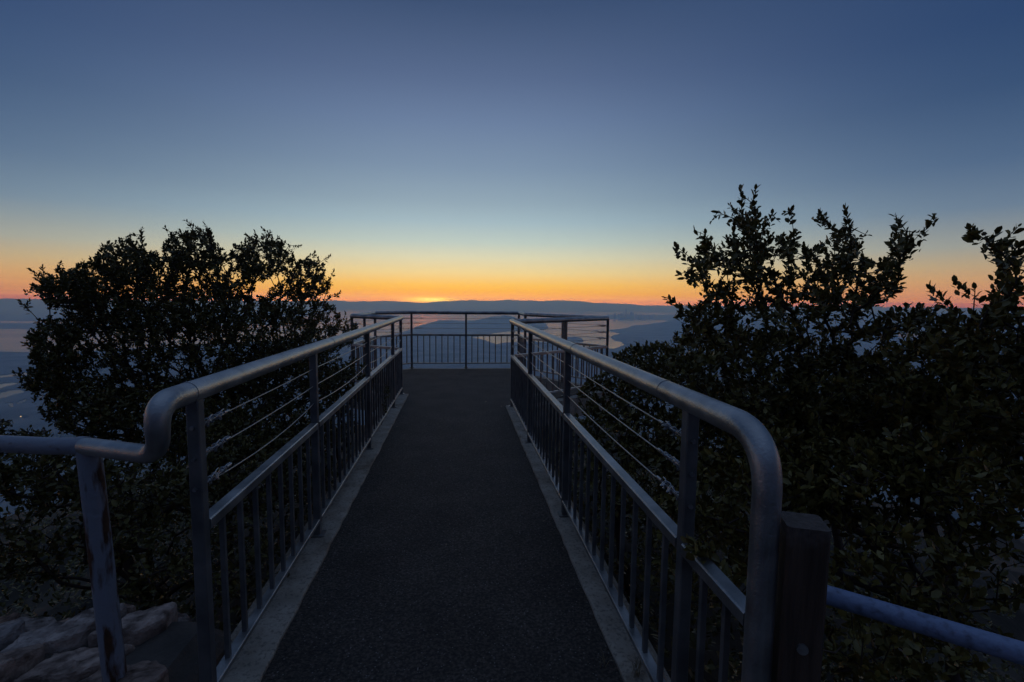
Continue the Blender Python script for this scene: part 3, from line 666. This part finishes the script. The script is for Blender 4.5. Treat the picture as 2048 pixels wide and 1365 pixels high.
def plant(name, label, cat, base, lobes, sprays=(), leaf=.042, per=8, twig=.06, spread=.95, step=.09, seed=0, mat='leaf', bark='bark', r_tip=.0016, expo=.47, rmax=.06, extra=0.35, parts=('crown', 'trunk'), start=None, group=None, curl=.25, dens=1.6):
    """lobes: (direction x, y, half width, half height in the view, near depth, far depth, number of twigs)"""
    rng = np.random.RandomState(seed); pts = []
    for (cx, cy, rx, ry, y0, y1, n) in lobes:
        for _ in range(int(n * dens)):
            while True:
                a, b, c = rng.uniform(-1, 1, 3)
                if a * a + b * b + c * c < 1: break
            k = (a * a + b * b + c * c) ** .5; s = k ** -.12
            pts.append(at(cx + a * s * rx, cy + b * s * ry, Y=(y0 + y1) / 2 + c * s * (y1 - y0) / 2))
    tails = []
    for sp in sprays:                                    # named outlying shoots
        for (x, y, Y) in sp: pts.append(at(x, y, Y=Y))
    pts = np.array(pts); base = np.array(base, float)
    nodes, par, tips = tree_graph(base, pts, rng, step, curl, start)
    V, q, rad = branch_mesh(nodes, par, r_tip, expo, rmax)
    o = thing(name, label, cat, base, group)
    b = np_mesh(parts[1], V - base, [q], M[bark], o, True)
    tipset = list(tips)
    small = [i for i in range(1, len(nodes)) if rad[i] < r_tip * 2.2]
    add = [i for i in small if rng.rand() < extra]
    pos, dr, nm, ln, wd = clusters(nodes, par, tipset + add, rng, leaf, per, spread, twig)
    lv, tri, quad = leaves_mesh(pos - base, dr, nm, ln, wd, rng)
    np_mesh(parts[0], lv, [tri, quad], M[mat], o, True)
    return o

# the round crowned tree beyond the left railing
tb = at(455, 1010, Y=3.7); tb[2] = -1.5
plant('tree', 'round crowned small tree with dark leaves beyond the left railing', 'tree', tb,
      [(250, 522, 62, 46, 3.1, 4.0, 105), (385, 500, 62, 46, 3.2, 4.2, 115), (525, 512, 62, 46, 3.3, 4.4, 105), (615, 555, 50, 44, 3.6, 4.5, 80), (128, 575, 66, 40, 3.1, 3.8, 90), (320, 550, 60, 48, 3.2, 4.0, 75), (455, 545, 70, 48, 3.2, 4.2, 85), (195, 560, 60, 50, 3.1, 3.9, 85),
       (590, 610, 80, 50, 3.5, 4.5, 110), (360, 690, 300, 120, 3.0, 4.4, 1000), (330, 610, 220, 60, 3.0, 4.3, 260), (105, 690, 58, 60, 3.0, 3.6, 90), (95, 760, 44, 36, 3.0, 3.5, 60), (180, 815, 100, 62, 2.8, 3.7, 180), (340, 830, 170, 80, 2.7, 3.8, 300), (650, 665, 70, 42, 4.2, 5.2, 120), (580, 750, 120, 70, 3.3, 4.8, 230), (470, 800, 120, 90, 3.0, 4.4, 210)],
      [[(372, 442, 3.6), (385, 450, 3.6), (330, 455, 3.6), (345, 470, 3.6)], [(283, 458, 3.5), (270, 470, 3.5)], [(408, 446, 3.7), (420, 462, 3.7), (360, 462, 3.7)], [(283, 470, 3.5), (262, 486, 3.5), (240, 480, 3.5), (205, 492, 3.4)], [(492, 470, 3.8), (540, 466, 3.8), (560, 478, 3.8), (600, 492, 3.9), (630, 505, 4.0)], [(525, 458, 3.8), (510, 465, 3.8)], [(660, 512, 4), (680, 585, 4.2), (668, 540, 4.1)], [(38, 603, 3.3), (50, 612, 3.3), (60, 600, 3.3)], [(28, 745, 3.1), (40, 740, 3.1), (52, 755, 3.1), (38, 775, 3.1)],
       [(60, 540, 3.4), (85, 535, 3.4), (120, 525, 3.4)], [(700, 640, 5), (715, 660, 5), (690, 625, 5)]],
      leaf=.030, per=10, twig=.06, seed=3, rmax=.030, dens=2.15, expo=.36, extra=.26, start=[at(450, 900, Y=3.7), at(445, 800, Y=3.65)])
# tall bush behind the right railing
bb = at(1610, 1100, Y=2.35); bb[2] = -1.1
plant('bush', 'tall open leafy bush with upright shoots behind the right railing', 'bush', bb,
      [(1500, 470, 48, 60, 2.2, 2.6, 36), (1440, 545, 75, 72, 2.1, 2.7, 70), (1560, 535, 85, 80, 2.1, 2.8, 80), (1680, 515, 55, 55, 2.1, 2.7, 46), (1700, 575, 90, 55, 2.0, 2.7, 62), (1805, 480, 30, 30, 2.0, 2.3, 12), (1775, 550, 50, 42, 2.0, 2.4, 24),
       (1600, 640, 170, 70, 2.0, 2.9, 140), (1420, 640, 70, 55, 2.2, 2.8, 60), (1540, 745, 240, 90, 2.0, 3.0, 360), (1700, 800, 160, 110, 1.9, 2.8, 260), (1620, 860, 170, 70, 1.9, 2.7, 190), (1490, 850, 190, 90, 1.9, 2.9, 190), (1840, 660, 110, 60, 1.9, 2.6, 90)],
      [[(1482, 378, 2.4), (1486, 392, 2.4), (1484, 408, 2.4), (1482, 425, 2.4), (1486, 440, 2.4)], [(1512, 378, 2.4), (1509, 392, 2.4), (1506, 408, 2.4), (1512, 424, 2.4), (1508, 440, 2.4)], [(1545, 430, 2.4), (1530, 448, 2.4)], [(1650, 432, 2.3), (1660, 448, 2.3), (1672, 462, 2.3)], [(1732, 470, 2.2), (1722, 488, 2.2)], [(1412, 488, 2.4), (1398, 500, 2.4)], [(1640, 428, 2.3), (1648, 440, 2.3)], [(1690, 418, 2.3), (1692, 440, 2.3), (1700, 455, 2.3)], [(1868, 432, 2.1), (1855, 450, 2.1), (1838, 465, 2.1), (1820, 490, 2.1), (1800, 515, 2.1)], [(1790, 432, 2.1), (1800, 445, 2.1)],
       [(1352, 492, 2.4), (1368, 505, 2.4), (1385, 520, 2.4)], [(1358, 548, 2.4), (1375, 552, 2.4)], [(1330, 595, 2.4), (1345, 602, 2.4), (1362, 615, 2.4)], [(1570, 425, 2.4), (1582, 420, 2.4), (1555, 440, 2.4)], [(1390, 462, 2.4), (1410, 470, 2.4)], [(1435, 425, 2.4), (1425, 440, 2.4)], [(1460, 412, 2.4)]],
      leaf=.042, per=9, twig=.075, seed=8, mat='leaf2', rmax=.04, expo=.43, dens=1.35, extra=.12, start=[at(1640, 900, Y=2.35), at(1690, 720, Y=2.35)])
# bush at the right edge of the view
bb = at(1985, 1050, Y=1.75); bb[2] = -1.0
plant('bush', 'large leaved bush at the right edge reaching over the pale pipe rail', 'bush', bb,
      [(2020, 520, 50, 45, 1.6, 1.95, 17), (2035, 605, 80, 50, 1.5, 2.0, 30), (1960, 690, 110, 70, 1.5, 2.1, 90), (2000, 800, 140, 100, 1.45, 2.1, 170), (1850, 760, 120, 90, 1.7, 2.3, 130), (2120, 700, 100, 150, 1.4, 2.0, 90), (1900, 900, 180, 100, 1.5, 2.2, 170)],
      [[(1942, 460, 1.7), (1960, 468, 1.7), (1985, 490, 1.7)], [(1990, 470, 1.7), (2035, 455, 1.7), (2010, 480, 1.7)], [(1910, 567, 1.75), (1925, 575, 1.75), (1950, 580, 1.75)], [(1860, 575, 1.85), (1880, 590, 1.85), (1845, 620, 1.85), (1900, 610, 1.85)]],
      leaf=.044, per=8, twig=.07, seed=15, mat='leaf2', rmax=.035, extra=.13)
# low bush against the railing, right
bb = at(1330, 960, Y=3.0); bb[2] = -1.3
plant('bush', 'low dense bush pushing against the right railing between its second and third posts', 'bush', bb,
      [(1300, 725, 80, 42, 3.0, 4.0, 150), (1215, 800, 60, 60, 2.9, 4.0, 100), (1340, 790, 110, 70, 2.6, 3.8, 150), (1240, 880, 90, 70, 2.4, 3.4, 90), (1400, 880, 140, 90, 2.3, 3.2, 150), (1280, 960, 120, 80, 2.1, 3.0, 110), (1390, 700, 70, 50, 2.8, 3.8, 90)],
      [[(1252, 700, 3.6), (1240, 708, 3.6)], [(1150, 830, 2.9), (1142, 855, 2.8), (1160, 812, 3.0), (1150, 870, 2.75)], [(1180, 770, 3.4), (1190, 760, 3.4)]],
      leaf=.043, per=8, seed=22, mat='leaf2', rmax=.03, extra=.16)
bb = at(1680, 1010, Y=3.3); bb[2] = -1.9
plant('bush', 'dark background bush filling the gap behind the tall right bush', 'bush', bb,
      [(1620, 850, 230, 80, 2.9, 3.7, 330), (1850, 850, 160, 90, 2.7, 3.5, 220), (1480, 800, 130, 70, 3.0, 3.8, 160), (1720, 760, 140, 50, 3.0, 3.7, 120)], leaf=.046, per=8, seed=71, mat='leaf2', rmax=.03, extra=.12)
# dark undergrowth bushes
bb = at(1800, 1300, Y=2.0); bb[2] = -1.0
plant('bush', 'dark shaded bush below the pale pipe rail on the right', 'bush', bb,
      [(1730, 970, 220, 100, 1.5, 2.3, 200), (1980, 980, 140, 100, 1.3, 2.0, 120), (1500, 1000, 170, 110, 1.6, 2.4, 170), (1620, 920, 190, 80, 1.7, 2.4, 200), (1850, 1150, 230, 110, 1.25, 1.9, 110), (1400, 1100, 130, 120, 1.6, 2.2, 70), (1750, 1290, 280, 80, 1.1, 1.7, 70)],
      leaf=.046, per=7, seed=31, mat='leaf2', rmax=.03, extra=.12)
bb = at(160, 1150, Y=2.8); bb[2] = -1.2
plant('bush', 'dark shaded bush behind the old painted pipe railing', 'bush', bb,
      [(90, 950, 140, 70, 2.2, 3.0, 190), (270, 980, 140, 90, 2.0, 3.0, 190), (60, 1090, 120, 90, 2.1, 2.8, 80), (290, 1130, 110, 90, 1.9, 2.7, 80), (480, 950, 140, 80, 2.3, 3.2, 190), (560, 860, 120, 60, 2.8, 3.8, 150), (430, 880, 150, 50, 2.6, 3.6, 170), (470, 1100, 110, 120, 1.9, 2.6, 60)],
      leaf=.038, per=7, seed=37, rmax=.03, extra=.12)
bb = at(700, 860, Y=4.6); bb[2] = -1.2
plant('bush', 'small dark bush below the far half of the left railing', 'bush', bb,
      [(690, 770, 60, 60, 4.2, 5.4, 150), (640, 850, 80, 60, 3.4, 4.6, 150), (600, 950, 80, 60, 2.8, 3.6, 90), (640, 745, 70, 40, 4.2, 5.2, 110), (745, 760, 20, 25, 5.2, 5.8, 25)], leaf=.038, per=7, seed=41, rmax=.02, extra=.15)
# low ground cover on the slope beside the walkway
def ground_cover():
    rng = np.random.RandomState(77); n = 0; pos = []; dr = []; nm = []; ln = []; wd = []
    mt = bpy.data.objects['mountain_slope'].data
    from mathutils.bvhtree import BVHTree
    bv = BVHTree.FromPolygons([v.co for v in mt.vertices], [tuple(p.vertices) for p in mt.polygons])
    while n < 11000:
        x = rng.uniform(-7, 7); y = rng.uniform(0.2, 9)
        if -1.0 < x < 0.85 or (abs(x) < 2.4 and y > 5.2) or rng.rand() > math.exp(-(abs(x) - 1) / 2.6): continue
        if -2.8 < x < -0.8 and y < 2.1: continue
        h = bv.ray_cast(Vector((x, y, 5)), Vector((0, 0, -1)))[0]
        if h is None: continue
        n += 1; d = np.array([rng.normal(0, .45), rng.normal(0, .45), 1.0]); d /= np.linalg.norm(d); top = np.array(h) + d * rng.uniform(.03, .5); k = rng.randint(5, 9)
        for i in range(k):
            o_ = rng.normal(0, 1, 3); o_ -= d * (o_ @ d); o_ /= np.linalg.norm(o_); pos.append(top - d * rng.uniform(0, .07)); dr.append(d * .55 + o_ * .8); nm.append(d * .8 - o_ * .5); l = rng.uniform(.025, .048); ln.append(l); wd.append(l * rng.uniform(.4, .6))
    V, tri, quad = leaves_mesh(np.array(pos), np.array(dr), np.array(nm), np.array(ln), np.array(wd), rng)
    tag(np_mesh('ground_cover', V, [tri, quad], M['leaf'], None, True), kind='stuff')
ground_cover()
# thin dry shrub at the left edge
bb = at(-20, 960, Y=2.6); bb[2] = -0.6
plant('shrub', 'thin spiky dry shrub at the left edge above the pipe rail', 'shrub', bb, [(-15, 860, 50, 30, 2.3, 2.9, 60), (60, 868, 40, 12, 2.3, 2.8, 30)], leaf=.022, per=4, twig=.05, spread=.6, seed=51, rmax=.01, extra=.3, r_tip=.0012)
# sprig through the railing beside the near right post
bb = at(1560, 1230, Y=1.25)
plant('branch', 'leafy sprig poking through the right railing beside its nearest post', 'branch', bb, [(1400, 1095, 28, 20, 1.12, 1.2, 7), (1440, 1150, 30, 25, 1.12, 1.22, 6), (1480, 1215, 26, 25, 1.12, 1.22, 6)], leaf=.036, per=6, twig=.045, seed=57, mat='leaf2', rmax=.006, extra=.05, parts=('foliage', 'stem'))
bb = np.array((XL - .06, 5.0, -.1))
plant('weed', 'small dark weed at the foot of the left railing far along the walkway', 'weed', bb, [(772, 785, 7, 22, 4.95, 5.25, 14), (768, 815, 6, 15, 4.9, 5.1, 6)], leaf=.03, per=5, twig=.04, seed=61, rmax=.004, parts=('foliage', 'stem'))

def weed_tuft(label, p, h, n, seed, mat='dry'):
    rng = random.Random(seed); q = MB()
    for _ in range(n):
        a = rng.uniform(0, 6.28); l = h * rng.uniform(.5, 1); s = rng.uniform(.2, .8); x, y = p[0] + rng.uniform(-.015, .015), p[1] + rng.uniform(-.015, .015)
        q.tube([(x, y, p[2]), (x + math.cos(a) * l * s * .4, y + math.sin(a) * l * s * .4, p[2] + l * .6), (x + math.cos(a) * l * s, y + math.sin(a) * l * s, p[2] + l * (1 - s * .5))], [.0014, .0011, .0004], 4)
    return tag(q.build('weed', M[mat]), label, 'weed')
weed_tuft('dry wispy weed at the foot of the right railing in the corner of the walkway', at(1272, 1352, z=.02), .09, 16, 3)
weed_tuft('thin dry weed on the right kerb edge beside the asphalt', at(1205, 1330, z=.01), .05, 8, 4)
# leaves blown on the walkway
def fallen_leaf(label, p, l, a, group=None):
    rng = np.random.RandomState(int(a * 100)); d = np.array([[math.cos(a), math.sin(a), .12]]); V, tri, quad = leaves_mesh(np.array([[0, 0, .004]]), d, np.array([[0, 0, 1.0]]), np.array([l]), np.array([l * .5]), rng)
    o = np_mesh('fallen_leaf', V, [tri, quad], M['dry'], None, True); o.location = tuple(p); tag(o, label, 'leaf', group)
for (x, y, l, a, lab) in ((1085, 1045, .022, .4, 'pale fallen leaf nearest the right kerb on the asphalt'), (970, 806, .05, 1.0, 'pale fallen leaf on the asphalt where the walkway meets the lookout deck'), (1004, 815, .045, 2.0, 'dry fallen leaf beside the end of the right kerb'),
                          (791, 855, .03, .3, 'dry fallen leaf beside the far end of the left kerb'), (892, 1093, .02, 1.4, 'small pale fallen leaf in the middle of the walkway')):
    fallen_leaf(lab, at(x, y, z=.004), l, a)

# ------------------------------------------------------------------ the far city and a few lamps
tower_mat = material('hazy_tower', (0.10, 0.10, 0.11), 0.7, 0.0, (0.16, 0.15, 0.15), 0.02)
def tower(name, label, px, top, w, group=None, D=19500.0, crown=False):
    d = ray(px, 632.0, True); d = d / math.hypot(d[0], d[1]); x, y = d[0] * D, d[1] * D
    hy = 603.2 + (px - 1024) * math.tan(ROLL); h = EYE - D * (top - hy) / F_PX * (abs(d @ FFW)) - SEA; wm = 1.25 * w * D / F_PX
    o = thing(name, label, 'building', (x, y, SEA), group)
    q = MB()
    if crown:
        n = 8; prof = [(1, 0), (1, .62), (.92, .8), (.72, .93), (.42, 1.0)]; v = []
        for s, t in prof:
            for k in range(n): a = 2 * math.pi * (k + .5) / n; v.append((math.cos(a) * wm / 2 * s, math.sin(a) * wm / 2 * s, h * t))
        f = [(i * n + k, i * n + (k + 1) % n, (i + 1) * n + (k + 1) % n, (i + 1) * n + k) for i in range(len(prof) - 1) for k in range(n)] + [tuple(range((len(prof) - 1) * n, len(prof) * n))]
        q.add(v, f); q.build('tower_body', tower_mat, o); q = MB(); q.tube([(0, 0, h), (0, 0, h * 1.1)], [8, 3], 6); q.build('spire', tower_mat, o)
    else:
        q.box((0, 0, h * .45), (wm, wm, h * .9), bev=wm * .06); q.build('tower_body', tower_mat, o); q = MB(); q.box((0, 0, h * .95), (wm * .7, wm * .7, h * .1), bev=wm * .05); q.build('roof_block', tower_mat, o)
tower('skyscraper', 'tallest slender tower of the hazy city skyline across the bay', 1251.8, 619.0, 2.3, crown=True)
tower('skyscraper', 'slim hazy tower just left of the tallest tower in the far city', 1247.5, 624.5, 1.5)
tower('skyscraper', 'broad dark tower block just right of the tallest tower in the far city', 1262.5, 624.5, 3.2)
for px, tp, w in ((1228.5, 627, 1.6), (1230.5, 626.5, 1.5), (1237, 628.5, 2.5), (1242, 626.8, 2.2), (1244.5, 628, 1.6), (1255.5, 628, 1.8), (1259, 629, 2), (1266.5, 626, 1.6), (1272, 627.5, 1.8), (1277, 630, 2.6), (1283, 630, 3), (1289, 629.6, 2.4), (1296, 629.3, 2.0), (1301, 630.2, 2.4), (1308.5, 628.8, 1.7), (1217, 629.3, 2.6)):
    tower('skyscraper', 'small hazy block of the low far city skyline across the bay', px, tp, w, 'blocks of the far city skyline')
lm = bpy.data.materials.new('lamp_glow'); lm.use_nodes = True; e_ = bsdf(lm); e_.inputs['Emission Color'].default_value = (1, .68, .34, 1); e_.inputs['Emission Strength'].default_value = 1.2; e_.inputs['Base Color'].default_value = (.5, .4, .3, 1)
def lamp(label, px, py, r):
    p = at(px, py, z=SEA + 22, far=True); o = thing('floodlight', label, 'lamp', (p[0], p[1], SEA)); q = MB(); q.tube([(0, 0, 0), (0, 0, 21)], .4, 6); q.build('lamp_post', M['bar'], o)
    q = MB(); n = 8; v = [(0, 0, 22 + r)] + [(r * math.cos(2 * math.pi * k / n), r * math.sin(2 * math.pi * k / n), 22) for k in range(n)] + [(0, 0, 22 - r)]
    q.add(v, [(0, 1 + k, 1 + (k + 1) % n) for k in range(n)] + [(n + 1, 1 + (k + 1) % n, 1 + k) for k in range(n)]); q.build('lamp_head', lm, o)
lamp('warm lit lamp in the dim valley at the far left', 41.5, 833.5, 3.0)
lamp('lit lamp in the valley seen between the right railing pickets', 1122.5, 719.5, 3.6)

# ------------------------------------------------------------------ haze
hz = MB(); hz.box((0, 0, (SEA - 32 + HAZE_TOP) / 2), (2 * HAZE_HALF, 2 * HAZE_HALF, HAZE_TOP - (SEA - 32)))
hm = bpy.data.materials.new('haze'); hm.use_nodes = True; t = hm.node_tree; t.nodes.clear()
pv = N(t, 'ShaderNodeVolumePrincipled'); pv.inputs['Color'].default_value = (*HAZE_COL, 1); pv.inputs['Density'].default_value = HAZE_RHO; pv.inputs['Anisotropy'].default_value = 0.58
mo = N(t, 'ShaderNodeOutputMaterial'); t.links.new(pv.outputs[0], mo.inputs['Volume'])
tag(hz.build('haze', hm), kind='stuff')

# pitch everything near by the walkway's slight climb
TM = Matrix.Translation(Vector(ORG.tolist())) @ Matrix(_T.tolist()).to_4x4() @ Matrix.Translation(Vector((-ORG).tolist()))
FAR = ('land', 'bay_water', 'haze', 'sun', 'camera', 'skyscraper', 'floodlight')
for o in list(COL.objects):
    if o.parent is None and not o.name.startswith(FAR): o.matrix_basis = TM @ o.matrix_basis
